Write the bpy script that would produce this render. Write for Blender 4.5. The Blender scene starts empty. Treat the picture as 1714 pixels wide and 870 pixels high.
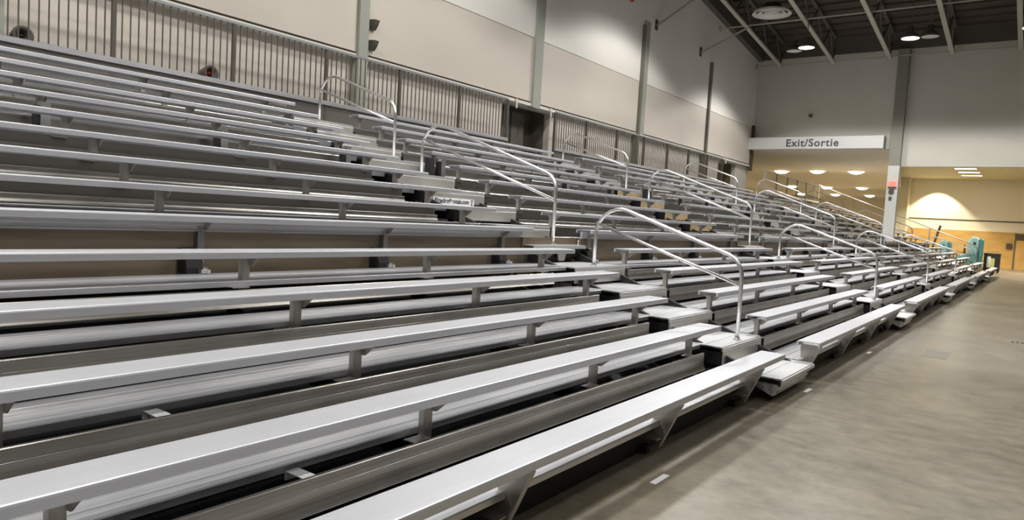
import bpy, math, random
from mathutils import Vector, Matrix
random.seed(7)
SC = bpy.context.scene
COL = SC.collection
GZ = 1.70                       # eye height: all heights below are "rel to eye" + GZ

# ------------------------------------------------------------------ camera
cam_d = bpy.data.cameras.new('camera'); cam = bpy.data.objects.new('camera', cam_d); COL.objects.link(cam)
RT = Vector((0.8008132909662874, 0.5960700397834305, 0.05829734714653768))
DN = Vector((0.08380592803412187, -0.015144777364270147, -0.9963670017342636))
FW = Vector((-0.5930216180191781, 0.8027896009485712, -0.06208234185941926))
cam.matrix_world = Matrix(((RT.x, -DN.x, -FW.x, 0), (RT.y, -DN.y, -FW.y, 0), (RT.z, -DN.z, -FW.z, GZ), (0, 0, 0, 1)))
cam_d.sensor_fit = 'HORIZONTAL'; cam_d.sensor_width = 36.0
cam_d.lens = 1185.918 * 36.0 / 1714.0
cam_d.clip_start = 0.05; cam_d.clip_end = 300
SC.camera = cam

# ------------------------------------------------------------------ exposure, world
SC.view_settings.view_transform = 'Standard'; SC.view_settings.look = 'None'
SC.view_settings.gamma = 1.0; SC.view_settings.exposure = 0.0; SC.view_settings.use_curve_mapping = False
w = bpy.data.worlds.new('hall_air'); SC.world = w; w.use_nodes = True
w.node_tree.nodes['Background'].inputs[0].default_value = (0.93, 0.96, 1.0, 1)
w.node_tree.nodes['Background'].inputs[1].default_value = 0.16

# ------------------------------------------------------------------ hall lighting (the high bay lamps; their housings are built further down)
ROOF_S = -0.1171773
def roof_z(y, base=7.68): return base + ROOF_S * (y - 34.3)     # bottom chords of the joists, rel. eye
LAMPS = []
for y in (29.4, 20.6, 11.8, 3.0, -5.0):
    for x in (-7.95, -4.35, -0.75, 2.85, 6.45):
        LAMPS.append((x, y, 7.25 if y > 25 else (7.9 if y > 15 else 8.4)))
def spot(name, loc, energy, deg, blend, rad, col=(1, .97, .92), rot=(0, 0, 0)):
    d = bpy.data.lights.new(name, 'SPOT'); d.energy = energy; d.spot_size = math.radians(deg); d.spot_blend = blend
    d.shadow_soft_size = rad; d.color = col
    o = bpy.data.objects.new(name, d); o.location = (loc[0], loc[1], loc[2] + GZ); o.rotation_euler = rot; COL.objects.link(o); return o
for i, (x, y, z) in enumerate(LAMPS):
    spot('high_bay_light', (x, y, z - 0.07), {-7.95: 960, -4.35: 1040, -0.75: 760, 2.85: 360, 6.45: 200}[x], 134, 0.16, 0.40, (1.0, .985, .955))
def area(name, loc, sx, sy, energy, col, rot=(0, 0, 0)):
    d = bpy.data.lights.new(name, 'AREA'); d.shape = 'RECTANGLE'; d.size = sx; d.size_y = sy; d.energy = energy; d.color = col
    o = bpy.data.objects.new(name, d); o.location = (loc[0], loc[1], loc[2] + GZ); o.rotation_euler = rot; COL.objects.link(o); return o

# ------------------------------------------------------------------ materials
def new_mat(name):
    m = bpy.data.materials.new(name); m.use_nodes = True
    nt = m.node_tree; return m, nt, nt.nodes['Principled BSDF'], nt.nodes, nt.links
def plain(name, col, rough=.6, metal=0.0, noise=0.0, scale=(3, 3, 3), bump=0.0):
    m, nt, b, N, L = new_mat(name)
    b.inputs['Roughness'].default_value = rough; b.inputs['Metallic'].default_value = metal
    b.inputs['Base Color'].default_value = (*col, 1)
    if noise or bump:
        tc = N.new('ShaderNodeTexCoord'); mp = N.new('ShaderNodeMapping'); mp.inputs['Scale'].default_value = scale
        nz = N.new('ShaderNodeTexNoise'); nz.inputs['Scale'].default_value = 1.0; nz.inputs['Detail'].default_value = 5
        L.new(tc.outputs['Object'], mp.inputs['Vector']); L.new(mp.outputs[0], nz.inputs['Vector'])
        if noise:
            cr = N.new('ShaderNodeValToRGB')
            cr.color_ramp.elements[0].position = .3; cr.color_ramp.elements[1].position = .7
            cr.color_ramp.elements[0].color = (*[c * (1 - noise) for c in col], 1)
            cr.color_ramp.elements[1].color = (*[min(1, c * (1 + noise)) for c in col], 1)
            L.new(nz.outputs[0], cr.inputs[0]); L.new(cr.outputs[0], b.inputs['Base Color'])
        if bump:
            bp = N.new('ShaderNodeBump'); bp.inputs['Strength'].default_value = bump; bp.inputs['Distance'].default_value = .01
            L.new(nz.outputs[0], bp.inputs['Height']); L.new(bp.outputs[0], b.inputs['Normal'])
    return m
def alu(name, col, r0, r1, contrast=.1, sy=.12, sx=40.0, metal=1.0, bump=.08):
    m, nt, b, N, L = new_mat(name)
    tc = N.new('ShaderNodeTexCoord'); mp = N.new('ShaderNodeMapping'); mp.inputs['Scale'].default_value = (sx, sy, sx)
    nz = N.new('ShaderNodeTexNoise'); nz.inputs['Scale'].default_value = 1.0; nz.inputs['Detail'].default_value = 4
    L.new(tc.outputs['Object'], mp.inputs['Vector']); L.new(mp.outputs[0], nz.inputs['Vector'])
    n2 = N.new('ShaderNodeTexNoise'); n2.inputs['Scale'].default_value = 1.6; n2.inputs['Detail'].default_value = 3
    L.new(tc.outputs['Object'], n2.inputs['Vector'])
    mx = N.new('ShaderNodeMath'); mx.operation = 'MULTIPLY_ADD'; mx.inputs[1].default_value = .65
    m2 = N.new('ShaderNodeMath'); m2.operation = 'MULTIPLY'; m2.inputs[1].default_value = .35
    L.new(n2.outputs[0], m2.inputs[0]); L.new(nz.outputs[0], mx.inputs[0]); L.new(m2.outputs[0], mx.inputs[2])
    cr = N.new('ShaderNodeValToRGB'); cr.color_ramp.elements[0].position = .32; cr.color_ramp.elements[1].position = .68
    cr.color_ramp.elements[0].color = (*[c * (1 - contrast) for c in col], 1); cr.color_ramp.elements[1].color = (*[min(1, c * (1 + contrast)) for c in col], 1)
    L.new(mx.outputs[0], cr.inputs[0]); L.new(cr.outputs[0], b.inputs['Base Color'])
    mr = N.new('ShaderNodeMapRange'); mr.inputs['To Min'].default_value = r0; mr.inputs['To Max'].default_value = r1
    L.new(mx.outputs[0], mr.inputs['Value']); L.new(mr.outputs[0], b.inputs['Roughness'])
    bp = N.new('ShaderNodeBump'); bp.inputs['Strength'].default_value = bump; bp.inputs['Distance'].default_value = .002
    L.new(nz.outputs[0], bp.inputs['Height']); L.new(bp.outputs[0], b.inputs['Normal'])
    b.inputs['Metallic'].default_value = metal
    return m
def emis(name, col, s):
    m, nt, b, N, L = new_mat(name)
    b.inputs['Base Color'].default_value = (*col, 1); b.inputs['Emission Color'].default_value = (*col, 1); b.inputs['Emission Strength'].default_value = s
    return m
M_SEAT = alu('anodized_aluminium', (.62, .628, .66), .38, .50, .07, metal=.64, bump=.03)
M_FOOT = alu('mill_aluminium', (.72, .725, .75), .28, .44, .20, metal=.78, bump=.05)
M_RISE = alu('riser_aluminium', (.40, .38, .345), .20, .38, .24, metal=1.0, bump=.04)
M_TREAD = alu('tread_aluminium', (.72, .73, .74), .34, .46, .08, metal=.7, bump=.05)
M_KICK = alu('kick_plate_aluminium', (.62, .60, .555), .34, .48, .12, metal=.7, bump=.04)
M_BRKT = alu('bracket_aluminium', (.46, .435, .40), .36, .55, .18, sy=5, sx=5, metal=.85)
M_RAIL = alu('rail_aluminium', (.78, .78, .77), .24, .36, .08, sy=4, sx=4)
M_GALV = alu('galvanised_steel', (.30, .295, .28), .40, .6, .25, sy=6, sx=6)
M_SHADE = plain('riser_gap_shade', (.05, .044, .036), .6)  # shade of the open gaps above the upper risers, as a colour
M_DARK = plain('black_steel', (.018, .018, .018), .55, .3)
M_PLY = plain('brown_plywood', (.19, .148, .10), .6, 0, .28, (1.2, 1.1, 9))
M_TAN = plain('tan_kick', (.42, .31, .16), .6, 0, .2, (8, 1.5, 8))  # tan colour for some kick plates of the second aisle
M_CREAM = plain('off_white_panel', (.72, .70, .64), .5)
M_WALLP = plain('wall_paint_beige', (.62, .565, .495), .75, 0, .05, (.35, .35, .35), .05)
M_WALLW = plain('wall_paint_white', (.80, .77, .71), .75, 0, .04, (.35, .35, .35), .05)
M_WALLE = plain('wall_paint_end', (.60, .57, .50), .75, 0, .05, (.4, .4, .4), .05)
M_COLUMN = plain('column_paint_grey_green', (.35, .36, .31), .6)
M_COLSHADE = plain('column_upper_shade', (.24, .235, .19), .6)  # shaded upper part of the end wall column, shade put into the colour
M_COLD = plain('column_paint_dark', (.17, .165, .13), .6)
M_LINE = plain('dark_reveal', (.09, .07, .05), .8)
M_DECK = plain('roof_deck_brown', (.075, .058, .045), .85, 0, .25, (.6, 6, .6))
M_CHORD = plain('chord_paint', (.46, .43, .36), .55)
M_WEB = plain('web_paint', (.10, .09, .075), .6)
M_FENCE = plain('fence_grey_paint', (.085, .075, .06), .55, .1)
M_FTOP = plain('fence_rail_paint', (.33, .34, .34), .4, .4)
M_WHITE = plain('white_laminate', (.60, .59, .575), .5)
M_INK = plain('dark_grey_lettering', (.075, .075, .08), .6)
M_CEIL2 = plain('soffit_paint', (.78, .69, .53), .7)
M_CREAMW = plain('cream_wall', (.82, .75, .58), .7, 0, .04, (.3, .3, .3))
M_ORANGE = plain('ochre_wall', (.56, .34, .095), .55, 0, .12, (1.2, 1.2, 4))
M_WOOD = plain('door_wood', (.60, .36, .11), .5, 0, .15, (2, 2, 1))
M_TEAL = plain('teal_paint', (.055, .19, .21), .4, 0, .25, (3, 3, 3))
M_TEALL = plain('pale_teal_plastic', (.19, .35, .38), .5, 0, .2, (4, 4, 4))
M_BLACK = plain('black_plastic', (.022, .022, .024), .5)
M_PAPER = plain('white_paper', (.85, .85, .85), .6)
M_YG = plain('yellow_green_label', (.55, .58, .22), .6)
M_RED = plain('red_enamel', (.45, .03, .02), .4)
M_POT = emis('pot_lamp_glow', (1, .92, .72), 22)
M_TUBE = emis('fluorescent_glow', (.95, .97, 1), 5)
M_HB = emis('high_bay_glow', (1, .98, .93), 12)
M_HBD = plain('dim_lens', (.62, .60, .55), .4)
M_EXITR = emis('exit_red_glow', (1, .16, .12), 1.1)

# floor
def floor_mat():
    m, nt, b, N, L = new_mat('sealed_concrete')
    tc = N.new('ShaderNodeTexCoord')
    def nz(scale, sx, sy, det, rot=0.0):
        mp = N.new('ShaderNodeMapping'); mp.inputs['Scale'].default_value = (sx, sy, 1); mp.inputs['Rotation'].default_value = (0, 0, rot)
        n = N.new('ShaderNodeTexNoise'); n.inputs['Scale'].default_value = scale; n.inputs['Detail'].default_value = det
        n.inputs['Roughness'].default_value = .6
        L.new(tc.outputs['Object'], mp.inputs['Vector']); L.new(mp.outputs[0], n.inputs['Vector']); return n
    a = nz(.8, 1, 1, 6); c = nz(2.6, 1.6, 2.6, 8, .5); d = nz(14, 1, 1, 6)
    m1 = N.new('ShaderNodeMath'); m1.operation = 'MULTIPLY_ADD'; m1.inputs[1].default_value = .40
    m2 = N.new('ShaderNodeMath'); m2.operation = 'MULTIPLY_ADD'; m2.inputs[1].default_value = .36
    m3 = N.new('ShaderNodeMath'); m3.operation = 'MULTIPLY'; m3.inputs[1].default_value = .24
    L.new(d.outputs[0], m3.inputs[0]); L.new(m3.outputs[0], m2.inputs[2]); L.new(c.outputs[0], m2.inputs[0]); L.new(m2.outputs[0], m1.inputs[2]); L.new(a.outputs[0], m1.inputs[0])
    cr = N.new('ShaderNodeValToRGB'); e = cr.color_ramp.elements
    e[0].position = .37; e[0].color = (.125, .106, .074, 1); e[1].position = .62; e[1].color = (.27, .236, .172, 1)
    L.new(m1.outputs[0], cr.inputs[0]); L.new(cr.outputs[0], b.inputs['Base Color'])
    mr = N.new('ShaderNodeMapRange'); mr.inputs['To Min'].default_value = .22; mr.inputs['To Max'].default_value = .42
    L.new(c.outputs[0], mr.inputs['Value']); L.new(mr.outputs[0], b.inputs['Roughness'])
    return m
M_FLOOR = floor_mat()

# ------------------------------------------------------------------ helpers
class MB:
    def __init__(s): s.v = []; s.f = []
    def box(s, x0, x1, y0, y1, z0, z1):
        n = len(s.v)
        s.v += [(x0, y0, z0), (x1, y0, z0), (x1, y1, z0), (x0, y1, z0), (x0, y0, z1), (x1, y0, z1), (x1, y1, z1), (x0, y1, z1)]
        s.f += [(n, n+3, n+2, n+1), (n+4, n+5, n+6, n+7), (n, n+1, n+5, n+4), (n+1, n+2, n+6, n+5), (n+2, n+3, n+7, n+6), (n+3, n, n+4, n+7)]
        return s
    def prism(s, pts, a0, a1, axis='y'):
        n = len(s.v); k = len(pts)
        for a in (a0, a1):
            for p in pts:
                s.v.append((p[0], a, p[1]) if axis == 'y' else ((a, p[0], p[1]) if axis == 'x' else (p[0], p[1], a)))
        for i in range(k):
            j = (i + 1) % k; s.f.append((n+i, n+j, n+k+j, n+k+i))
        s.f.append(tuple(range(n + k - 1, n - 1, -1))); s.f.append(tuple(range(n + k, n + 2 * k)))
        return s
    def bar(s, p, q, w, h=None, up=Vector((0, 0, 1))):
        h = h or w; p = Vector(p); q = Vector(q); d = (q - p).normalized()
        a = d.cross(up)
        if a.length < 1e-4: a = d.cross(Vector((1, 0, 0)))
        a.normalize(); b = a.cross(d).normalized(); n = len(s.v)
        for c in (p, q):
            for sa, sb in ((-1, -1), (1, -1), (1, 1), (-1, 1)): s.v.append(tuple(c + a * sa * w / 2 + b * sb * h / 2))
        s.f += [(n, n+1, n+2, n+3), (n+7, n+6, n+5, n+4)] + [(n+i, n+4+i, n+4+(i+1) % 4, n+(i+1) % 4) for i in range(4)]
        return s
    def tube(s, path, r, seg=10, closed=False):
        path = [Vector(p) for p in path]; n0 = len(s.v); prev = None; m = len(path)
        for i, p in enumerate(path):
            if closed: d = (path[(i + 1) % m] - path[i - 1]).normalized()
            else: d = (path[min(i + 1, m - 1)] - path[max(i - 1, 0)]).normalized()
            if prev is None:
                a = d.cross(Vector((0, 1, 0)));
                if a.length < 1e-3: a = d.cross(Vector((0, 0, 1)))
            else: a = prev - d * prev.dot(d)
            a.normalize(); prev = a; b = d.cross(a)
            for k in range(seg):
                t = 2 * math.pi * k / seg; s.v.append(tuple(p + a * r * math.cos(t) + b * r * math.sin(t)))
        for i in range(m if closed else m - 1):
            for k in range(seg):
                A = n0 + i * seg; B = n0 + ((i + 1) % m) * seg; s.f.append((A + k, A + (k + 1) % seg, B + (k + 1) % seg, B + k))
        if not closed:
            s.f.append(tuple(range(n0 + seg - 1, n0 - 1, -1))); s.f.append(tuple(range(n0 + (m - 1) * seg, n0 + m * seg)))
        return s
    def lathe(s, c, prof, seg=24):
        n0 = len(s.v); k = len(prof)
        for i in range(seg):
            t = 2 * math.pi * i / seg
            for r, z in prof: s.v.append((c[0] + r * math.cos(t), c[1] + r * math.sin(t), c[2] + z))
        for i in range(seg):
            for j in range(k - 1):
                A = n0 + i * k + j; B = n0 + ((i + 1) % seg) * k + j; s.f.append((A, B, B + 1, A + 1))
        return s
    def obj(s, name, mat, parent=None, smooth=False, lift=True):
        me = bpy.data.meshes.new(name)
        dz = GZ if (lift and parent is None) else 0.0
        me.from_pydata([(x, y, z + dz) for x, y, z in s.v], [], s.f); me.materials.append(mat); me.validate(); me.update()
        if smooth:
            me.shade_smooth() if hasattr(me, 'shade_smooth') else None
        o = bpy.data.objects.new(name, me); COL.objects.link(o)
        if parent: o.parent = parent
        return o
def text(name, body, size, mat, parent, loc, rot, extrude, offset, spacing=1.0):
    fc = bpy.data.curves.new(name, 'FONT'); fc.body = body; fc.size = size; fc.align_x = 'CENTER'; fc.align_y = 'CENTER'
    fc.extrude = extrude; fc.offset = offset; fc.space_character = spacing
    tmp = bpy.data.objects.new(name, fc); COL.objects.link(tmp)
    bpy.context.view_layer.update()
    me = bpy.data.meshes.new_from_object(tmp.evaluated_get(bpy.context.evaluated_depsgraph_get()))
    bpy.data.objects.remove(tmp); me.materials.clear(); me.materials.append(mat)
    o = bpy.data.objects.new(name, me); COL.objects.link(o); o.parent = parent; o.location = loc; o.rotation_euler = rot
    return o
def shift(o, v):   # move mesh data so that the object origin sits at v (parent space)
    o.data.transform(Matrix.Translation(-Vector(v))); o.location = v; return o
def thing(name, label, cat, loc=(0, 0, 0), group=None):
    o = bpy.data.objects.new(name, None); COL.objects.link(o); o.location = (loc[0], loc[1], loc[2]); o.empty_display_size = .2
    o['label'] = label; o['category'] = cat
    if group: o['group'] = group
    return o
def tag(o, label, cat, group=None):
    o['label'] = label; o['category'] = cat
    if group: o['group'] = group
    return o
def struct(o): o['kind'] = 'structure'; return o
def S(name, mb, mat): return struct(mb.obj(name, mat))
def copy_tree(o, parent=None):
    c = o.copy(); COL.objects.link(c)
    if parent: c.parent = parent; c.matrix_parent_inverse = o.matrix_parent_inverse.copy()
    for ch in list(o.children): copy_tree(ch, c)
    return c
def round_path(pts, r, n=7):
    out = [Vector(pts[0])]
    for i in range(1, len(pts) - 1):
        a, b, c = Vector(pts[i - 1]), Vector(pts[i]), Vector(pts[i + 1])
        u = (a - b).normalized(); v = (c - b).normalized(); ang = u.angle(v); rr = r[i - 1] if isinstance(r, (list, tuple)) else r
        t = rr / math.tan(ang / 2); p = b + u * t; q = b + v * t; ctr = b + (u + v).normalized() * (rr / math.sin(ang / 2))
        for k in range(n + 1):
            s_ = k / n; d = (p - ctr).lerp(q - ctr, s_); d = d.normalized() * rr
            out.append(ctr + d)
    out.append(Vector(pts[-1])); return out

# ------------------------------------------------------------------ bleacher numbers (metres, heights rel. eye)
NR = 14; RUN = .61; RISE = .22028
def xs(k): return -(1.956 + RUN * (k - 1))       # front edge of seat k
def zs(k): return -1.2338 + RISE * (k - 1)       # top of seat k
def fx(k): return xs(k) + .43                    # front edge of the footboard of row k
def fz(k): return zs(k) - .432                   # its top
PER = 7.56
DX = [0, .075, .14, .19, .275, .335]

# ------------------------------------------------------------------ setting: floor, left wall, end wall
S('floor', MB().box(-24, 14, -14, 84, -1.9, -1.7), M_FLOOR)
WX = -11.5
up = MB(); up.box(WX - .3, WX, -14, 34.6, 3.16, 4.87); S('wall_left_middle', up, M_WALLP)
up = MB(); up.box(WX - .3, WX + .004, -14, 34.6, 4.885, 14.8); S('wall_left_top', up, M_WALLW)
S('trim_1', MB().box(WX - .2, WX - .008, -9, 34.6, 4.87, 4.885), M_LINE)
LW = MB()
LX = WX - .15
for a, b in ((-14, 14.92), (17.21, 30.7), (32.9, 34.6)): LW.box(LX - .2, LX, a, b, -1.7, 3.07)
for a, b in ((14.92, 17.21), (30.7, 32.9)): LW.box(LX - .2, LX, a, b, 3.0, 3.07)
S('wall_left_bottom', LW, M_WALLP)
S('trim_2', MB().box(WX - .3, WX - .03, -9, 34.6, 3.11, 3.16), M_LINE)
S('trim_3', MB().box(WX - .3, WX + .03, -9, 34.6, 3.03, 3.11), M_CREAM)
# recesses behind the two openings
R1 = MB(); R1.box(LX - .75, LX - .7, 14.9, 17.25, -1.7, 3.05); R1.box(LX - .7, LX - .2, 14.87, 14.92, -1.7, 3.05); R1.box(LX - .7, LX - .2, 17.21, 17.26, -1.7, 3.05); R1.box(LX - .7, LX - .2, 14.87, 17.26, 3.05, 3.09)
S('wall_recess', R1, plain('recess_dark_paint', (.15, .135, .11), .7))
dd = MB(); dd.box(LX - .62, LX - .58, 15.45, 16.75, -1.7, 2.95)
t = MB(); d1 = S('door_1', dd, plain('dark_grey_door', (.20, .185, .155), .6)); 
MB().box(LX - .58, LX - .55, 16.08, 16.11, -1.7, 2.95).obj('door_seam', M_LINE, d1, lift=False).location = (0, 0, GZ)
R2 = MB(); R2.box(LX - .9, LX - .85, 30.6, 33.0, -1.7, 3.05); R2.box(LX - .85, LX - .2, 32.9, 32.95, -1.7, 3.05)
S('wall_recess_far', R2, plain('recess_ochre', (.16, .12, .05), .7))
# pipe hooks hanging over the near opening
for y in (15.25, 16.9, 30.95):
    h = MB(); h.tube([(WX + .03, y, 3.08), (WX + .08, y, 3.1), (WX + .09, y, 3.0), (WX + .09, y, 2.86)], .025, 8)
    tag(h.obj('pipe_hook', M_CREAM), {15.25: 'white pipe hook over the left side of the dark opening', 16.9: 'white pipe hook over the right side of the dark opening', 30.95: 'white pipe hook over the ochre opening near the hall end'}[y], 'hook', 'pipe hooks on the wall ledge')
M_WALLR = plain('wall_paint_dark', (.27, .255, .22), .8)
S('wall_right', MB().box(14, 14.3, -14, 84, -1.7, 16), M_WALLR)
S('wall_behind', MB().box(-12, 14, -14.3, -14, -1.7, 16), M_WALLR)
# columns on the left wall
for i, (a, b, z0, z1, dep, mt) in enumerate(((3.38, 3.64, -1.7, 12.5, .07, M_COLUMN), (9.81, 10.05, -1.7, 12.3, .07, M_COLUMN), (16.02, 16.38, 3.0, 12, .07, M_COLUMN), (22.34, 22.46, -1.7, 6.8, .10, M_COLD), (28.55, 28.70, -1.7, 6.8, .10, M_COLD))):
    c = MB(); c.box(WX - .1, WX + dep, a, b, z0, z1)
    if i < 3: c.box(WX - .1, WX + dep + .01, a - .015, a + .015, z0, z1)
    S('trim_%d' % (4 + i), c, mt)
S('trim_20', MB().box(WX, WX + .02, 22.48, 22.9, 3.12, 7.0), M_COLUMN)
# end wall
EW = MB(); EW.box(-11.8, -5.25, 34.6, 34.9, 3.85, 8.1); EW.box(-5.25, 14, 34.6, 34.9, 3.1, 8.1)
S('wall_end', EW, M_WALLE)
S('trim_10', MB().box(-5.46, -5.03, 34.25, 34.62, 3.1, 8.05), M_COLSHADE)  # upper part coloured darker for the shade under the roof
S('trim_30', MB().box(-5.46, -5.03, 34.25, 34.62, -1.7, 3.1), plain('column_lower_lit', (.60, .60, .56), .6))  # lower part of the same column, coloured paler as if lit
S('trim_11', MB().box(-11.8, 14, 34.55, 34.9, 8.1, 9.1), M_WEB)
S('trim_12', MB().box(-11.55, -11.42, 34.3, 34.6, 2.85, 5.0), M_LINE)
# roof deck: slopes down to the end wall; dark edge beam over the left wall
def slope_box(x0, x1, y0, y1, zb, th):
    m = MB(); m.prism([(y0, roof_z(y0, zb)), (y1, roof_z(y1, zb)), (y1, roof_z(y1, zb) + th), (y0, roof_z(y0, zb) + th)], x0, x1, 'x'); return m
dk = MB()
yy = -9.0
dk.prism([(-14.2, roof_z(-14.2, 8.95)), (35, roof_z(35, 8.95)), (35, roof_z(35, 9.1)), (-14.2, roof_z(-14.2, 9.1))], -11.9, 14.2, 'x')
S('ceiling', dk, M_DECK)
rb = MB()
for i in range(0, 60):   # deck ribs running across
    y = -8 + i * .72
    rb.box(-11.6, 12, y, y + .07, roof_z(y, 8.86), roof_z(y, 8.96))
S('ceiling_ribs', rb, M_DECK)
S('trim_13', slope_box(-11.62, -11.25, 23, 34.6, 8.1, .9), M_WEB)

# soffit and the area beyond the end wall
sf = MB(); sf.prism([(-22, 34.9), (-5.4, 34.9), (-5.4, 36.3), (-8.6, 60), (-8.6, 82), (-22, 82)], 3.85, 3.95, 'z'); S('ceiling_soffit', sf, M_CEIL2)
sf = MB(); sf.prism([(-5.4, 34.9), (12, 34.9), (12, 62), (-8.7, 62), (-8.7, 59)], 4.6, 4.7, 'z'); S('ceiling_alcove', sf, plain('alcove_tile', (.62, .56, .36), .7, 0, .06, (2, 2, 2)))
S('wall_back_upper', MB().box(-8.6, 12, 61.5, 61.8, .87, 4.6), M_CREAMW)
S('wall_back_lower', MB().box(-8.6, 12, 61.45, 61.8, -1.7, .86), M_ORANGE)
S('trim_14', MB().box(-8.6, 12, 61.47, 61.5, 1.58, 1.66), M_LINE)
S('wall_side_pier', MB().box(-9.0, -8.1, 60.3, 61.5, -1.7, 4.6), plain('pier_paint', (.62, .56, .40), .7))
S('wall_back_far', MB().box(-24, -8.6, 82, 82.3, -1.7, 4.6), M_CREAMW)
S('wall_side_far', MB().box(-22.3, -22, 34.6, 82, -1.7, 4.6), M_CEIL2)
dr = S('door_2', MB().box(-1.28, 1.0, 61.35, 61.44, -1.7, .78), M_WOOD)
MB().box(-1.28, 1.0, 61.33, 61.35, .35, .78).obj('door_transom', M_LINE, dr, lift=False).location = (0, 0, GZ)
MB().box(-1.36, -1.28, 61.32, 61.45, -1.7, .86).obj('door_frame', M_WEB, dr, lift=False).location = (0, 0, GZ)

# ------------------------------------------------------------------ lamps
pots = [(-13.5, 46.6), (-11.27, 46.3), (-9.12, 46.5), (-16.84, 61.5), (-14.27, 62.1), (-11.6, 61.9), (-19.1, 73.3), (-15.9, 72.8), (-13.0, 73.2)]
pn = ['nearest row, left', 'nearest row, middle', 'nearest row, right', 'middle row, left', 'middle row, middle', 'middle row, right', 'farthest row, left', 'farthest row, middle', 'farthest row, right']
for (x, y), nm in zip(pots, pn):
    r = thing('pot_light', 'round warm recessed pot light in the soffit under the exit sign, ' + nm, 'ceiling light', (x, y, 3.845 + GZ), 'pot lights in the soffit')
    MB().lathe((0, 0, 0), [(.42, -.012), (.48, -.03), (.52, -.01), (.52, .0)], 24).obj('trim_ring', M_CREAM, r)
    MB().lathe((0, 0, -.008), [(0.001, -.16), (.2, -.13), (.36, -.06), (.42, 0)], 24).obj('lens', M_POT, r)
    spot('pot_light_beam', (x, y, 3.6), 900, 160, .5, .15, (1, .90, .72))
for i, (y, a, b) in enumerate(((52.5, -4.6, -3.45), (55.2, -4.6, -3.45), (57.8, -4.62, -3.45))):
    r = thing('fluorescent_light', ['nearest', 'middle', 'farthest'][i] + ' of three white fluorescent panels in the ceiling beyond the end wall', 'ceiling light', ((a + b) / 2, y, 4.6 + GZ), 'fluorescent panels in the far ceiling')
    hw = (b - a) / 2
    MB().box(-hw - .04, hw + .04, -.34, .34, -.03, 0).obj('frame', M_CREAM, r); MB().box(-hw, hw, -.3, .3, -.036, -.03).obj('diffuser', M_TUBE, r)
area('fluorescent_wash', (-4, 55, 4.5), 1.2, 6, 130, (1, .96, .85))
spot('wall_washer', (-6.3, 60.2, 4.3), 1100, 92, .3, .1, (1, .88, .68), (math.radians(14), 0, 0))
spot('alcove_downlight', (1.5, 52, 4.5), 4600, 140, .5, .3, (1, .91, .76))
spot('alcove_downlight', (-3.5, 45, 4.5), 2600, 140, .5, .3, (1, .91, .76))
spot('alcove_downlight', (-5.5, 56, 4.5), 2400, 140, .5, .3, (1, .90, .72))

def high_bay(x, y, z, lit, label):
    r = thing('high_bay_lamp', label, 'lamp', (x, y, z + GZ), 'high bay lamps under the roof')
    MB().lathe((0, 0, 0), [(.30, 0), (.31, .02), (.22, .16), (.09, .24), (.09, .42), (.001, .42)], 20).obj('shade', M_WEB, r, True)
    MB().lathe((0, 0, .012), [(.001, 0), (.29, 0)], 20).obj('lens', M_HB if lit else M_HBD, r)
    top = roof_z(y, 8.9) - z
    MB().tube([(0, 0, .42), (0, 0, top)], .015, 6).obj('stem', M_WEB, r)
for (x, y, z) in LAMPS:
    row = {29.4: 'row nearest the end wall', 20.6: 'second row from the end wall', 11.8: 'third row from the end wall', 3.0: 'row over the nearest section', -5.0: 'row behind the camera'}[y]
    colm = {-7.95: 'closest to the bleacher wall', -4.35: 'second from the bleacher wall', -0.75: 'third from the bleacher wall', 2.85: 'fourth from the bleacher wall', 6.45: 'farthest from the bleacher wall'}[x]
    high_bay(x, y, z, True, 'lit high bay lamp, %s, %s' % (row, colm))
high_bay(-8.55, 29.9, 7.28, False, 'unlit high bay lamp just left of the lit one nearest the corner')
high_bay(-3.75, 29.6, 7.3, False, 'unlit high bay lamp just right of the lit one over the grey column')

# ------------------------------------------------------------------ roof joists and rods
jn = ['closest to the bleacher wall', 'second from the bleacher wall', 'third from the bleacher wall', 'fourth from the bleacher wall', 'fifth from the bleacher wall, at the right edge', 'sixth from the bleacher wall', 'farthest from the bleacher wall']
Y0 = 6.0
for i in range(7):
    x = -10.33 + i * 2.285
    r = thing('roof_joist', 'pale bottomed open web roof joist, ' + jn[i], 'joist', (x, 34.3, 7.68 + GZ), 'roof joists')
    L = 34.3 - Y0; zz = lambda d: -ROOF_S * d
    MB().bar((0, 0, 0), (0, -L, zz(L)), .16, .07).obj('bottom_chord', M_CHORD, r)
    MB().bar((0, 0, 1.12), (0, -L, zz(L) + 1.12), .14, .08).obj('top_chord', M_WEB, r)
    wb = MB(); d = 0.0
    while d + 2.2 < L:
        wb.bar((0, -d, zz(d)), (0, -d - 1.1, zz(d + 1.1) + 1.1), .05); wb.bar((0, -d - 1.1, zz(d + 1.1) + 1.1), (0, -d - 2.2, zz(d + 2.2)), .05)
        wb.bar((0, -d - 1.1, zz(d + 1.1)), (0, -d - 1.1, zz(d + 1.1) + 1.1), .035); d += 2.2
    wb.bar((.0, .1, .7), (0, -.35, .05), .09)
    wb.obj('web', M_WEB, r)
for y, nm in ((34.25, 'beside the end wall'), (29.3, 'one bay in from the end wall'), (24.3, 'two bays in from the end wall'), (19.3, 'three bays in from the end wall')):
    r = MB().bar((WX, y, roof_z(y, 7.76)), (11.5, y, roof_z(y, 7.76)), .045)
    r.box(WX, WX + .05, y - .1, y + .1, roof_z(y, 7.66), roof_z(y, 7.86))
    tag(r.obj('bracing_rod', M_CHORD), 'thin pale rod crossing under the roof joists, ' + nm, 'rod', 'roof bracing rods')
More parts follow.
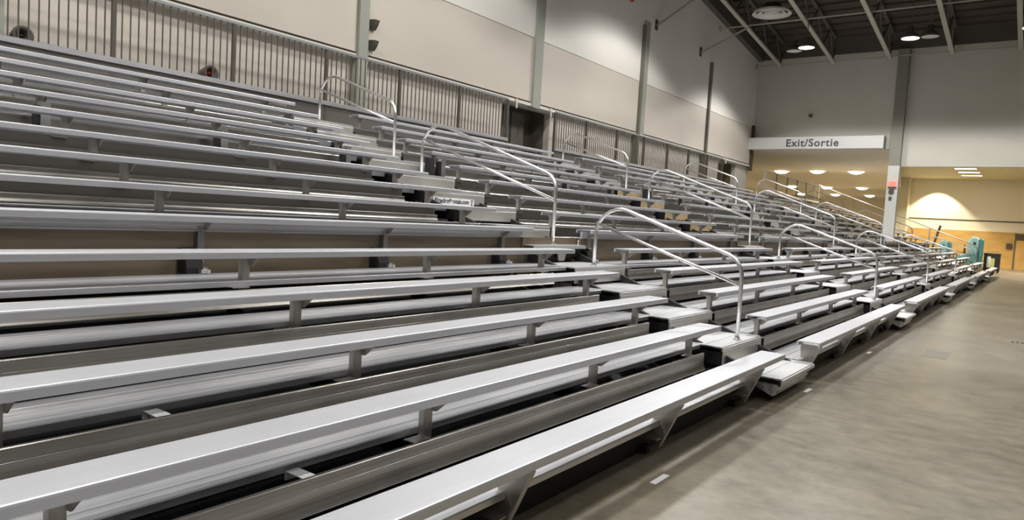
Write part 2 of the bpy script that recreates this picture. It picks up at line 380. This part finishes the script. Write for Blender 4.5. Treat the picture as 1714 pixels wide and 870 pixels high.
for (ya, za, yb, zb_, nm) in ((23.33, 7.01, 25.2, roof_z(25.2), 'farther from the corner'), (27.43, 6.96, 29.3, roof_z(29.3), 'nearer the corner')):
    r = thing('wall_brace', 'slanting wall brace on the bleacher wall, ' + nm, 'brace', (WX, ya, za + GZ), 'wall braces')
    MB().bar((.03, 0, 0), (-10.3 - WX, yb - ya, zb_ - za), .07).obj('strut', M_CHORD, r)
    MB().box(0, .04, -.09, .09, -.15, .2).obj('wall_plate', M_WEB, r)

# round ceiling diffuser
r = thing('air_diffuser', 'round white ringed air diffuser under the dark roof near the corner', 'air vent', (-9.15, 28.6, 8.5 + GZ))
for k, (ro, nm) in enumerate(((.72, 'outer_ring'), (.50, 'middle_ring'), (.30, 'inner_ring'))):
    MB().lathe((0, 0, 0), [(ro - .10, .10), (ro - .06, 0), (ro, -.02), (ro + .02, .0), (ro - .03, .10)], 32).obj(nm, M_CREAM, r, True)
MB().lathe((0, 0, .02), [(.001, -.02), (.14, 0), (.12, .08)], 24).obj('centre_cone', M_CREAM, r, True)
MB().lathe((0, 0, 0), [(.60, .10), (.36, .2), (.30, .4)], 24).obj('duct', M_WEB, r, True)

# ------------------------------------------------------------------ exit sign
sg = thing('exit_sign', 'long white Exit / Sortie fascia sign over the far opening', 'sign', (-8.65, 34.3, 4.1 + GZ))
MB().box(-2.95, 2.95, -.3, .3, -.27, .27).obj('sign_board', M_WHITE, sg)
MB().box(2.95, 2.97, -.3, .3, -.27, .27).obj('end_cap', M_COLUMN, sg)
text('sign_lettering', 'Exit/Sortie', .47, M_INK, sg, (.03, -.306, -.02), (math.pi / 2, 0, 0), .006, .0095, 1.12)
r = thing('small_exit_sign', 'small red lit exit sign high on the grey column', 'sign', (-5.24, 34.2, 2.3 + GZ))
MB().box(-.13, .13, -.03, .05, -.1, .12).obj('lit_face', M_EXITR, r); MB().box(-.15, .15, -.04, .05, -.15, -.1).obj('base_strip', M_LINE, r)
r = MB(); r.lathe((0, 0, 0), [(.001, .05), (.10, .05), (.11, 0), (.001, 0)], 16)
o = r.obj('alarm_bell', M_LINE, lift=False); o.rotation_euler = (math.pi / 2, 0, 0); o.location = (-5.26, 34.25, 1.98 + GZ); tag(o, 'round dark alarm bell on the grey column under the red sign', 'bell')
o = MB().box(-.05, .05, -.05, 0, -.07, .07).obj('switch_box', M_LINE, lift=False); o.location = (-5.28, 34.25, 1.7 + GZ); tag(o, 'small dark switch box below the bell on the grey column', 'switch box')
# small wall camera on the end wall
r = thing('wall_camera', 'tiny dark bracket mounted camera high on the end wall', 'camera', (-8.85, 34.6, 5.45 + GZ))
MB().bar((0, 0, 0), (0, -.25, -.05), .05).obj('arm', M_LINE, r); MB().box(-.06, .06, -.42, -.2, -.16, -.02).obj('camera_body', M_WEB, r)

# ------------------------------------------------------------------ wall fittings
for z, nm in ((3.78, 'upper'), (3.36, 'lower')):
    h = MB(); h.prism([(0, .11), (.17, .09), (.13, .0), (.05, -.10), (0, -.10)], 0, .12, 'y')
    o = h.obj('wall_bracket', M_WEB, lift=False); o.location = (WX + .01, 10.12, z + GZ); tag(o, nm + ' of two dark wedge brackets beside the first grey wall column', 'bracket', 'wedge brackets by the wall column')
rg = MB(); rg.tube([(.08, .17 * math.cos(a), .2 * math.sin(a)) for a in [2 * math.pi * k / 24 for k in range(24)]], .04, 8, True)
o = rg.obj('red_hose_loop', M_RED, lift=False, smooth=True); o.location = (WX, 21.25, 7.5 + GZ); tag(o, 'small red loop hanging high on the bleacher wall at the top edge', 'hose loop')
for (y, z, nm, red) in ((3.86, 2.08, 'dark round wall horn behind the fence at the left edge', False), (6.62, 2.10, 'dark round wall horn with red centre behind the fence', True)):
    r = thing('wall_horn', nm, 'horn', (LX, y, z + GZ), 'wall horns behind the fence')
    rr = MB(); rr.lathe((0, 0, 0), [(.001, .10), (.04, .11), (.07, .20), (.12, .25), (.135, .23), (.09, .0)], 20)
    o = rr.obj('horn_bell', M_WEB, r, True); o.rotation_euler = (0, math.pi / 2, 0)
    rr = MB(); rr.lathe((0, 0, 0), [(.001, .20), (.03, .18), (.04, .1)], 12); o = rr.obj('horn_centre', M_RED if red else M_BLACK, r, True); o.rotation_euler = (0, math.pi / 2, 0)
    rr = MB().box(0, .1, -.06, .06, -.2, .02).obj('mount', M_WEB, r)

# ------------------------------------------------------------------ bleacher sections
def seat_profile(x, z, wd=.25, th=.05):
    r = .010
    p = [(x, z - th), (x, z - r), (x - .003, z - .003), (x - r, z)]
    p += [(x - wd + r, z), (x - wd + .003, z - .003), (x - wd, z - r), (x - wd, z - th), (x - wd + .02, z - th), (x - wd + .02, z - .012), (x - .02, z - .012), (x - .02, z - th)]
    return p
def foot_profile(x, z, depth=.405, lip=.04):
    p = [(x, z - lip), (x, z - .006), (x - .006, z)]
    for g in (.10, .198, .300):
        d = .006 if abs(g - .198) < .01 else .003
        p += [(x - g + .004, z), (x - g + .002, z - d), (x - g - .002, z - d), (x - g - .004, z)]
    p += [(x - depth, z), (x - depth, z - .04), (x - depth + .015, z - .04), (x - depth + .015, z - .012), (x - .015, z - .012), (x - .015, z - lip)]
    return p
def riser_profile(h):
    """channel board standing on edge: flat web, its foot sweeping forward into a small ledge"""
    hh = min(.085, h * .5); p = []; f = .022
    for k in range(6):
        t = k / 5
        p.append((.004 + f * (1 - t) ** 2, hh * t))
    p = [(.004 + f, -.004)] + p
    if h > .12:
        zg = h * .62; p += [(.004, zg - .0015), (.0025, zg), (.004, zg + .0015)]
    p += [(.004, h - .004), (.0, h), (-.02, h), (-.02, h - .008), (-.003, h - .010), (-.003, .08 if h > .12 else .03), (.0, -.004)]
    return p
def bracket_mesh():
    """local: origin at front top edge of the seat (x=0 seat front, z=0 seat top), y=0 post face"""
    m = MB()
    m.box(-.165, -.115, -.004, .004, -.42, -.05)      # flange in XZ
    m.box(-.121, -.113, -.004, .052, -.42, -.05)      # flange facing the front
    m.prism([(-.012, -.052), (-.235, -.052), (-.165, -.125), (-.085, -.115)], .052, .060, 'y')   # gusset
    m.box(-.235, -.012, .03, .060, -.056, -.052)
    return m
def front_bracket_mesh():
    m = MB()
    m.prism([(-.012, -.052), (-.24, -.052), (-.225, -.30), (-.19, -.40), (-.165, -.40), (-.02, -.075)], .052, .064, 'y')
    m.prism([(-.012, -.052), (-.02, -.07), (-.165, -.40), (-.155, -.40), (-.002, -.060)], .02, .064, 'y')
    m.box(-.30, -.14, -.06, .10, -.33, -.322)
    return m
def build_section(stations, ya, ye, seat_ye, label, loc):
    root = thing('bleacher_section', label, 'bleachers', loc, 'bleacher sections along the hall')
    bm_ = {}
    for k in range(1, NR + 1):
        x, z = xs(k), zs(k)
        end = seat_ye + (.19 if k == 1 else 0)
        s = MB().prism(seat_profile(0, 0), ya + .06, end).obj('seat_plank', M_SEAT, root); s.location = (x, 0, z)
        for y in stations:
            key = 'f' if k == 1 else 'n'
            if key not in bm_:
                b = (front_bracket_mesh() if k == 1 else bracket_mesh()).obj('seat_bracket', M_BRKT, s); bm_[key] = b.data
                fp = (MB().box(-.155, -.02, -.13, .0, -.258, -.252)).obj('foot_plate', M_RAIL, s) if k > 1 else None
                if fp: bm_['p'] = fp.data
            else:
                b = bpy.data.objects.new('seat_bracket', bm_[key]); COL.objects.link(b); b.parent = s
                if k > 1:
                    fp = bpy.data.objects.new('foot_plate', bm_['p']); COL.objects.link(fp); fp.parent = s
            b.location = (0, y, 0)
            if k > 1: fp.location = (0, y, 0)
    for k in range(2, NR + 2):
        lip = .04 if k < 9 else .083
        xx, dep = fx(k), .405
        if k == NR + 1: dep = .78
        if k == 6: xx += .12; dep += .12
        if k == 7: continue
        MB().prism(foot_profile(0, 0, dep, lip), ya, ye + .37).obj('footboard', M_FOOT, root).location = (xx, 0, fz(k))
    MB().prism(foot_profile(0, 0, .30, .04), ya, ye + .37).obj('footboard', M_FOOT, root).location = (fx(7) - .1, 0, fz(7))
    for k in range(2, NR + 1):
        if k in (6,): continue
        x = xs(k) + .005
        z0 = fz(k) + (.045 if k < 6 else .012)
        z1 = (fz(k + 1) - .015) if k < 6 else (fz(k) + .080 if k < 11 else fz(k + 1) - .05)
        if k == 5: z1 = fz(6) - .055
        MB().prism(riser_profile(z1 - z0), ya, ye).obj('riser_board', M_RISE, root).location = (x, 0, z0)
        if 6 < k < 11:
            MB().box(-.05, -.045, ya, ye, .06, RISE - .01).obj('gap_shade_board', M_SHADE, root).location = (x, 0, fz(k))  # added dark board, stands in for the unlit gap above the riser
    # gap between lower and upper tiers: header beam, plywood panel with joint posts, hinge blocks
    MB().prism([(0, -.262), (.014, -.255), (.014, -.246), (0, -.24), (0, -.215), (.006, -.212), (.006, -.16), (-.03, -.16), (-.03, -.262)], ya, ye + .37).obj('header_beam', M_FOOT, root).location = (-5.12, 0, 0)
    MB().box(-5.17, -5.14, ya, ye + .37, -.62, -.255).obj('back_panel', M_PLY, root)
    for y in stations:
        MB().box(-5.14, -5.08, y - .02, y + .035, -.575, -.255).obj('panel_post', M_GALV, root)
        if y > 0: 
            MB().prism([(-5.12, -.565), (-4.99, -.565), (-4.99, -.52), (-5.02, -.43), (-5.12, -.38)], y - .15, y - .02).obj('hinge_block', M_DARK, root)
            MB().lathe((-4.97, y - .02, -.56), [(.001, .045), (.02, .045), (.022, .03), (.045, .028), (.045, 0)], 12).obj('hinge_bolt', M_RAIL, root)
            MB().box(-7.93, -7.85, y - .09, y + .0, .45, .84).obj('tier_hinge_post', M_RAIL, root)
            MB().box(-7.95, -7.86, y - .13, y - .095, .45, .80).obj('tier_hinge_side', M_DARK, root)
    # stringers and legs
    for y in stations:
        m = MB()
        for (k0, k1) in ((1, 5), (6, 10), (11, 14)):
            xa, xb = xs(k0) - .34, xs(k1) - .30
            m.bar((xa, y + .03, zs(k0) - .49 + .34 * RISE / RUN - .03), (xb, y + .03, zs(k0) - .52 + (xs(k0) - xb) * RISE / RUN), .05, .10)
        m.obj('stringer', M_DARK, root)
        lg = MB()
        for X in (-2.5, -4.3, -5.3, -7.0, -8.3, -9.4, -10.5):
            zt = -1.2338 - .54 + (-1.956 - X) * RISE / RUN
            if zt - .2 > -1.70: lg.box(X - .03, X + .03, y, y + .06, -1.70, zt - .16)
        lg.box(-10.7, -2.2, y, y + .06, -1.70, -1.64)
        lg.obj('frame_leg', M_DARK, root)
    MB().box(-2.28, -2.25, ya + .02, ye + .3, -1.70, -1.52).obj('shadow_skirt', M_DARK, root)  # added black strip, stands in for the floor shadow under the front bench
    # added dark sheet under the frame, following the slope, so the gaps read black
    MB().prism([(xs(1) - .42, zs(1) - .46), (xs(14) - .6, zs(14) - .40), (xs(14) - .6, zs(14) - .41), (xs(1) - .42, zs(1) - .47)], ya + .02, ye + .3).obj('under_shade_sheet', M_DARK, root).location = (0, 0, -.12)
    return root
ST = [1.01, 2.90, 4.79, 6.68]
labs = ['bleacher section nearest the camera, its long aluminium benches filling the left and foreground',
        'second bleacher section from the camera, between the first and second aisles of handrails',
        'third bleacher section from the camera, between the second and third aisles',
        'fourth bleacher section from the camera, ending at the corner of the end wall',
        'fifth bleacher section from the camera, passing under the exit sign soffit',
        'farthest bleacher section, ending at the mesh guard beside the teal machines']
# the copies: section 2 is the model of all the further ones
build_section([-.88] + ST, -1.35, 6.75, 7.20, labs[0], (DX[0], 0, GZ))
sec0 = bpy.data.objects['bleacher_section']
for k, y in ((3, 1.66), (2, 2.02)):
    m = MB().box(-.13, .0, -.035, .035, 0, .004); m.box(-.13, -.126, -.035, .035, -.04, .004)
    o = m.obj('connector_tab', M_PAPER, sec0); o.location = (xs(k) + .0, y, fz(k + 1) + .0 - .012); o['label'] = 'bright white connector tab'
proto = build_section(ST, .86, 6.75, 7.20, labs[1], (DX[1], PER, GZ))
for n in range(2, 6):
    c = copy_tree(proto); c.location = (DX[n], PER * n, GZ); c['label'] = labs[n]

# ------------------------------------------------------------------ aisle stairs
def build_aisle(label, loc, tan):
    root = thing('aisle_stairs', label, 'stairs', loc, 'aisle stairs between the sections')
    ya, yb = 7.14, 8.37
    for k in range(2, NR + 2):
        m = MB(); x0 = fx(k) + .215; z = fz(k)
        m.prism([(0, -.045), (0, -.012), (-.01, -.010), (-.01, -.014), (-.016, -.014), (-.016, 0), (-.215, 0), (-.217, -.004), (-.223, -.004), (-.225, 0), (-.44, 0), (-.62, 0), (-.62, -.04), (-.60, -.04), (-.60, -.012), (-.02, -.014), (-.02, -.045)], ya, yb)
        m.obj('tread', M_TREAD, root).location = (x0, 0, z)
        if k == 2:
            m = MB().prism([(0, 0), (-.012, .016), (-.22, .016), (-.22, -.03), (-.05, -.10), (-.03, -.10), (0, -.02)], ya + .02, yb - .02)
            m.obj('lower_channel', M_FOOT, root).location = (x0 - .055, 0, z - .085)
        elif k == 7:
            m = MB().box(-.14, -.06, ya + .05, yb - .05, -.16, -.05); m.obj('landing_beam', M_DARK, root).location = (x0, 0, z)
            for yy_ in (7.78,):
                MB().prism([(yy_ - .12, -.045), (yy_ + .12, -.045), (yy_ + .07, -.20), (yy_ - .07, -.20)], -.02, -.005, 'x').obj('landing_foot', M_BRKT, root).location = (x0, 0, z)
        else:
            h = RISE - .03
            m = MB().prism([(0, -.045), (.003, -.05), (.003, -h * .33), (-.002, -h * .35), (.003, -h * .37), (.003, -h), (-.012, -h), (-.012, -.045)], ya, yb)
            m.obj('kick_plate', M_TAN if tan and 8 <= k <= 12 else M_KICK, root).location = (x0, 0, z)
            MB().box(x0 - .62, x0 - .013, ya + .02, ya + .035, z - h, z - .06).obj('side_gap_shade', M_DARK, root).location = (0, 0, 0)  # black sheet standing in for the dark open side below the tread
    MB().box(-5.17, -5.14, 7.12, 8.42, -.62, -.255).obj('back_panel', M_PLY, root)
    MB().box(-5.20, -5.10, 7.16, 7.24, -.60, -.40).obj('panel_post', M_GALV, root)
    MB().prism([(-7.93, .45), (-7.83, .45), (-7.80, .60), (-7.83, .84), (-7.93, .84)], 8.22, 8.33).obj('tier_hinge', M_DARK, root)
    lg = MB()
    for X in (-2.6, -4.3, -6.2, -8.2, -10.2):
        zt = -1.2338 - .60 + (-1.956 - X) * RISE / RUN
        for y in (7.2, 8.25): lg.box(X - .03, X + .03, y, y + .05, -1.70, max(-1.6, zt))
    for y in (7.2, 8.25): lg.bar((-1.98, y + .03, -1.56), (-10.3, y + .03, -1.56 + 8.32 * RISE / RUN - .12), .05, .1)
    lg.box(-2.28, -2.25, 7.14, 8.37, -1.70, -1.58)  # added black strip carrying the under-bench shadow across the aisle
    lg.obj('stair_frame', M_DARK, root)
    return root
an = ['nearest aisle stairs, beside the end of the nearest section, with the white lettered sticker', 'second aisle stairs from the camera, with tan kick plates', 'third aisle stairs from the camera', 'fourth aisle stairs from the camera', 'farthest aisle stairs, beyond the end wall']
ordn = ['nearest', 'second', 'third', 'fourth', 'farthest']
a0 = build_aisle(an[0], (.03, 0, GZ), False)
a1 = build_aisle(an[1], ((DX[1] + DX[2]) / 2, PER, GZ), True)
aisles = [a0, a1]
for n in range(2, 5):
    c = copy_tree(a0); c.location = ((DX[n] + DX[n + 1]) / 2, PER * n, GZ); c['label'] = an[n]; aisles.append(c)

# sticker on a riser board in the nearest aisle
st = thing('lettered_sticker', 'long white sticker with dark lettering on a riser in the nearest aisle', 'sticker', (-6.764, 7.68, .152 + GZ))
MB().box(0, .003, -.44, .44, -.052, .052).obj('sticker_sheet', M_PAPER, st)
text('sticker_lettering', 'BleacherRentals.com', .088, M_INK, st, (.0045, -.045, .004), (math.pi / 2, 0, math.pi / 2), .0005, .0032)
mk = MB(); mk.box(.003, .0045, .365, .415, .028, .04); mk.box(.003, .0045, .38, .40, -.03, .028); mk.box(.003, .0045, .365, .415, -.042, -.03); mk.obj('sticker_emblem', M_INK, st)

# ------------------------------------------------------------------ handrails
def build_rail(x0, z0, x1, z1, hl, hu, rl, ru, mid):
    root = thing('handrail', '', 'handrail', (0, 0, 0), 'tubular aisle handrails')
    pts = [(x0, 0, z0), (x0, 0, z0 + hl), (x1, 0, z1 + hu), (x1, 0, z1)]
    MB().tube(round_path(pts, [rl, ru], 9), .0225, 12).obj('rail_tube', M_RAIL, root, True)
    MB().tube([(x0, 0, z0 + mid[0]), (x1, 0, z1 + mid[1])], .019, 10).obj('mid_rail', M_RAIL, root, True)
    for x, z in ((x0, z0), (x1, z1)):
        MB().lathe((x, 0, z), [(.001, .012), (.022, .012), (.024, .03), (.03, .03), (.03, .01), (.05, .008), (.05, 0)], 14).obj('base_flange', M_RAIL, root)
    return root
hn = ['lowest', 'middle', 'highest']
protos = [build_rail(-2.595, fz(3), -4.475, fz(6), .88, .85, .26, .33, (.60, .54)),
          build_rail(-5.115, fz(7), -7.56, fz(11), .88, .87, .26, .33, (.58, .54)),
          build_rail(-8.175, fz(12), -10.03, fz(15), .88, .87, .26, .33, (.58, .54))]
for n in range(5):
    dx = .0 if n == 0 else (DX[n] + DX[n + 1]) / 2
    for j, p in enumerate(protos):
        c = p if n == 0 else copy_tree(p)
        c.location = (dx, 7.8 + PER * n, GZ)
        c['label'] = 'silver tubular handrail, %s of the three up the %s aisle' % (hn[j], ordn[n])

# ------------------------------------------------------------------ fences
def fence(ya, posts, label, yend, mt=None, pw=.008):
    mt = mt or M_FENCE
    root = thing('picket_fence', label, 'fence', (-10.9, ya, GZ), 'picket fences behind the top row')
    ys = [ya] + posts + [yend]
    for a, b in zip(ys[:-1], ys[1:]):
        if b - a < .05: continue
        m = MB(); n = max(1, round((b - a) / .118)); sp = (b - a) / n
        for i in range(1, n): m.box(-pw, pw, a - ya + i * sp - pw, a - ya + i * sp + pw, 1.45, 2.88)
        m.box(-.018, .018, a - ya, b - ya, 1.45, 1.49)
        m.obj('picket_panel', mt, root)
        MB().box(-.022, .022, a - ya, b - ya, 2.88, 2.92).obj('top_rail', M_FTOP, root)
        MB().box(.03, .06, a - ya, b - ya, 1.855, 1.93).obj('toe_board', M_FOOT, root)
        MB().box(.0, .02, a - ya, b - ya, 1.42, 1.86).obj('toe_shade_board', M_WEB, root)  # added dark plate, stands in for the dark gap below the toe board
    for y in sorted(set(posts + [ya, yend])):
        MB().box(-.028, .028, y - ya - .028, y - ya + .028, -1.7, 2.88).obj('fence_post', mt, root)
    return root
g = [2.92 + 1.89 * i for i in range(-2, 30)]
fence(-.86, [y for y in g if -.8 < y < 14.1], 'grey picket fence behind the top row, from the left edge to the dark opening', 14.2)
fence(16.36, [y for y in g if 16.5 < y < 29.0], 'grey picket fence between the dark opening and the ochre opening', 29.2)
fence(34.9, [y for y in g if 35.3 < y < 45.3], 'pale thin picket fence under the exit sign soffit behind the top row', 45.5, M_CHORD, .004)
# sloping guard at the far end of the bleachers
gr = thing('end_guard', 'sloping mesh guard rail down the far end of the bleachers', 'guard rail', (0, 45.5, GZ))
a, b = (-10.9, 2.93), (-2.75, -.12)
def gz(x, off=0): return a[1] + (x - a[0]) * (b[1] - a[1]) / (b[0] - a[0]) + off
MB().tube(round_path([(a[0], 0, a[1]), (-2.6, 0, gz(-2.6)), (-2.6, 0, -1.7)], [.35]), .024, 8).obj('top_rail', M_FTOP, gr, True)
MB().tube([(a[0], 0, a[1] - .85), (-2.6, 0, gz(-2.6, -.85))], .018, 8).obj('lower_rail', M_FTOP, gr)
m = MB(); x = a[0]
while x < -2.7: m.box(x - .004, x + .004, -.004, .004, gz(x, -.85), gz(x)); x += .115
m.obj('guard_pickets', M_CHORD, gr)
for x in (-10.9, -8.9, -6.9, -4.9): MB().box(x - .03, x + .03, -.03, .03, -1.7, gz(x)).obj('guard_post', M_CHORD, gr)

# ------------------------------------------------------------------ things at the far end
def bev(o, w=.14):
    b = o.modifiers.new('bevel', 'BEVEL'); b.width = w; b.segments = 4; b.limit_method = 'ANGLE'; return o
def teal_sweeper(loc, label, sc=1.0):
    r = thing('floor_sweeper', label, 'floor machine', loc, 'teal machines at the far end'); r.scale = (sc * .72, sc, sc)
    bev(MB().prism([(-.75, .25), (.75, .25), (.80, .7), (.70, 1.15), (.2, 1.2), (-.05, 1.05), (-.6, .95), (-.80, .6)], -.55, .55).obj('body_hull', M_TEAL, r))
    bev(MB().prism([(.0, 1.05), (.75, 1.05), (.78, 1.75), (.60, 2.05), (.15, 2.05), (-.1, 1.7)], -.5, .5).obj('tank_cover', M_TEALL, r))
    bev(MB().prism([(.76, .3), (1.0, .3), (1.0, 1.9), (.78, 2.0)], -.48, .48).obj('rear_panel', M_TEAL, r), .06)
    o = MB().prism([(-.35, 1.0), (-.15, 1.0), (-.22, 1.4), (-.32, 1.4)], -.1, .1).obj('steering_column', M_BLACK, r)
    MB().tube([(-.28 + .0, .17 * math.cos(t), 1.42 + .17 * math.sin(t)) for t in [2 * math.pi * k / 16 for k in range(16)]], .02, 6, True).obj('steering_wheel', M_BLACK, r)
    o = MB().lathe((0, 0, 0), [(.001, .03), (.10, .03), (.11, 0)], 16).obj('filter_cap', M_BLACK, r); o.rotation_euler = (math.pi / 2, 0, 0); o.location = (.42, -.5, 1.65)
    for x in (-.5, .5):
        for y in (-.5, .5):
            o = MB().lathe((0, 0, 0), [(.001, -.08), (.20, -.08), (.26, -.05), (.26, .05), (.20, .08), (.001, .08)], 20).obj('wheel', M_BLACK, r); o.rotation_euler = (math.pi / 2, 0, 0); o.location = (x, y * 1.05, .26)
teal_sweeper((-3.25, 49.2, 0), 'large teal ride-on floor machine beyond the farthest section, against the ochre wall')
teal_sweeper((-4.85, 50.6, 0), 'smaller pale teal floor machine left of the large one, with dark leaning pole', .86)
o = MB().bar((-5.40, 49.6, -1.70), (-4.80, 49.6, .92), .12, .12).obj('leaning_pole', M_BLACK); tag(o, 'thick dark pole leaning beside the smaller teal machine', 'pole')
o.data.transform(Matrix.Translation((0, 0, 0)))
r = thing('black_case', 'black road case with pale labels standing at the end of the bleachers', 'case', (-2.12, 50.8, 0), None)
MB().box(-.40, .40, -.35, .35, .10, 1.10).obj('case_body', M_BLACK, r)
MB().box(-.42, .42, -.37, .37, 1.08, 1.14).obj('case_lid', M_BLACK, r)
MB().box(-.24, -.06, -.36, -.35, .3, .95).obj('case_label', M_PAPER, r); MB().box(-.06, .14, -.36, -.35, .25, .85).obj('case_label', M_YG, r)
MB().tube([(-.25, 0, 1.14), (-.25, 0, 1.24), (.25, 0, 1.24), (.25, 0, 1.14)], .02, 6).obj('case_handle', M_RAIL, r)
for x in (-.32, .32):
    for y in (-.28, .28):
        o = MB().lathe((0, 0, 0), [(.001, -.02), (.05, -.02), (.05, .02), (.001, .02)], 12).obj('caster', M_BLACK, r); o.rotation_euler = (math.pi / 2, 0, 0); o.location = (x, y, .05)
r = thing('wall_notice_box', 'small dark box on the ochre wall left of the wooden door', 'wall box', (-1.67, 61.4, -.08 + GZ))
MB().box(-.16, .16, -.08, .05, -.18, .18).obj('box_body', M_WEB, r); MB().box(-.14, .14, -.09, -.08, -.16, .16).obj('box_door', M_LINE, r)

# ------------------------------------------------------------------ marks on the floor
for i, (x, y, nm) in enumerate(((-1.90, 4.38, 'nearest'), (-1.87, 8.07, 'middle'), (-1.86, 11.49, 'farthest'))):
    o = MB().box(-.022, .022, -.11, .11, 0, .002).obj('floor_tape', M_PAPER, lift=False); o.location = (x, y, .0); o.rotation_euler = (0, 0, .0)
    tag(o, nm + ' of three short white tape marks on the floor in front of the lowest bench', 'tape', 'white tape marks on the floor')
o = MB().box(-.16, .16, -.42, .42, 0, .0015).obj('floor_patch', plain('dark_patch', (.17, .155, .12), .5), lift=False); o.location = (-1.09, 12.3, 0); tag(o, 'faint dark rectangular patch on the concrete floor', 'floor patch')
mk = MB()
for i in range(4): mk.box(-.10 + i * .07, -.06 + i * .07, -.10, .10, 0, .0015)
mk.box(-.10, .15, -.16, -.13, 0, .0015)
o = mk.obj('floor_marking', M_LINE, lift=False); o.location = (-.14, 15.3, 0); tag(o, 'small dark scribbled marking on the floor at the right edge', 'floor marking')
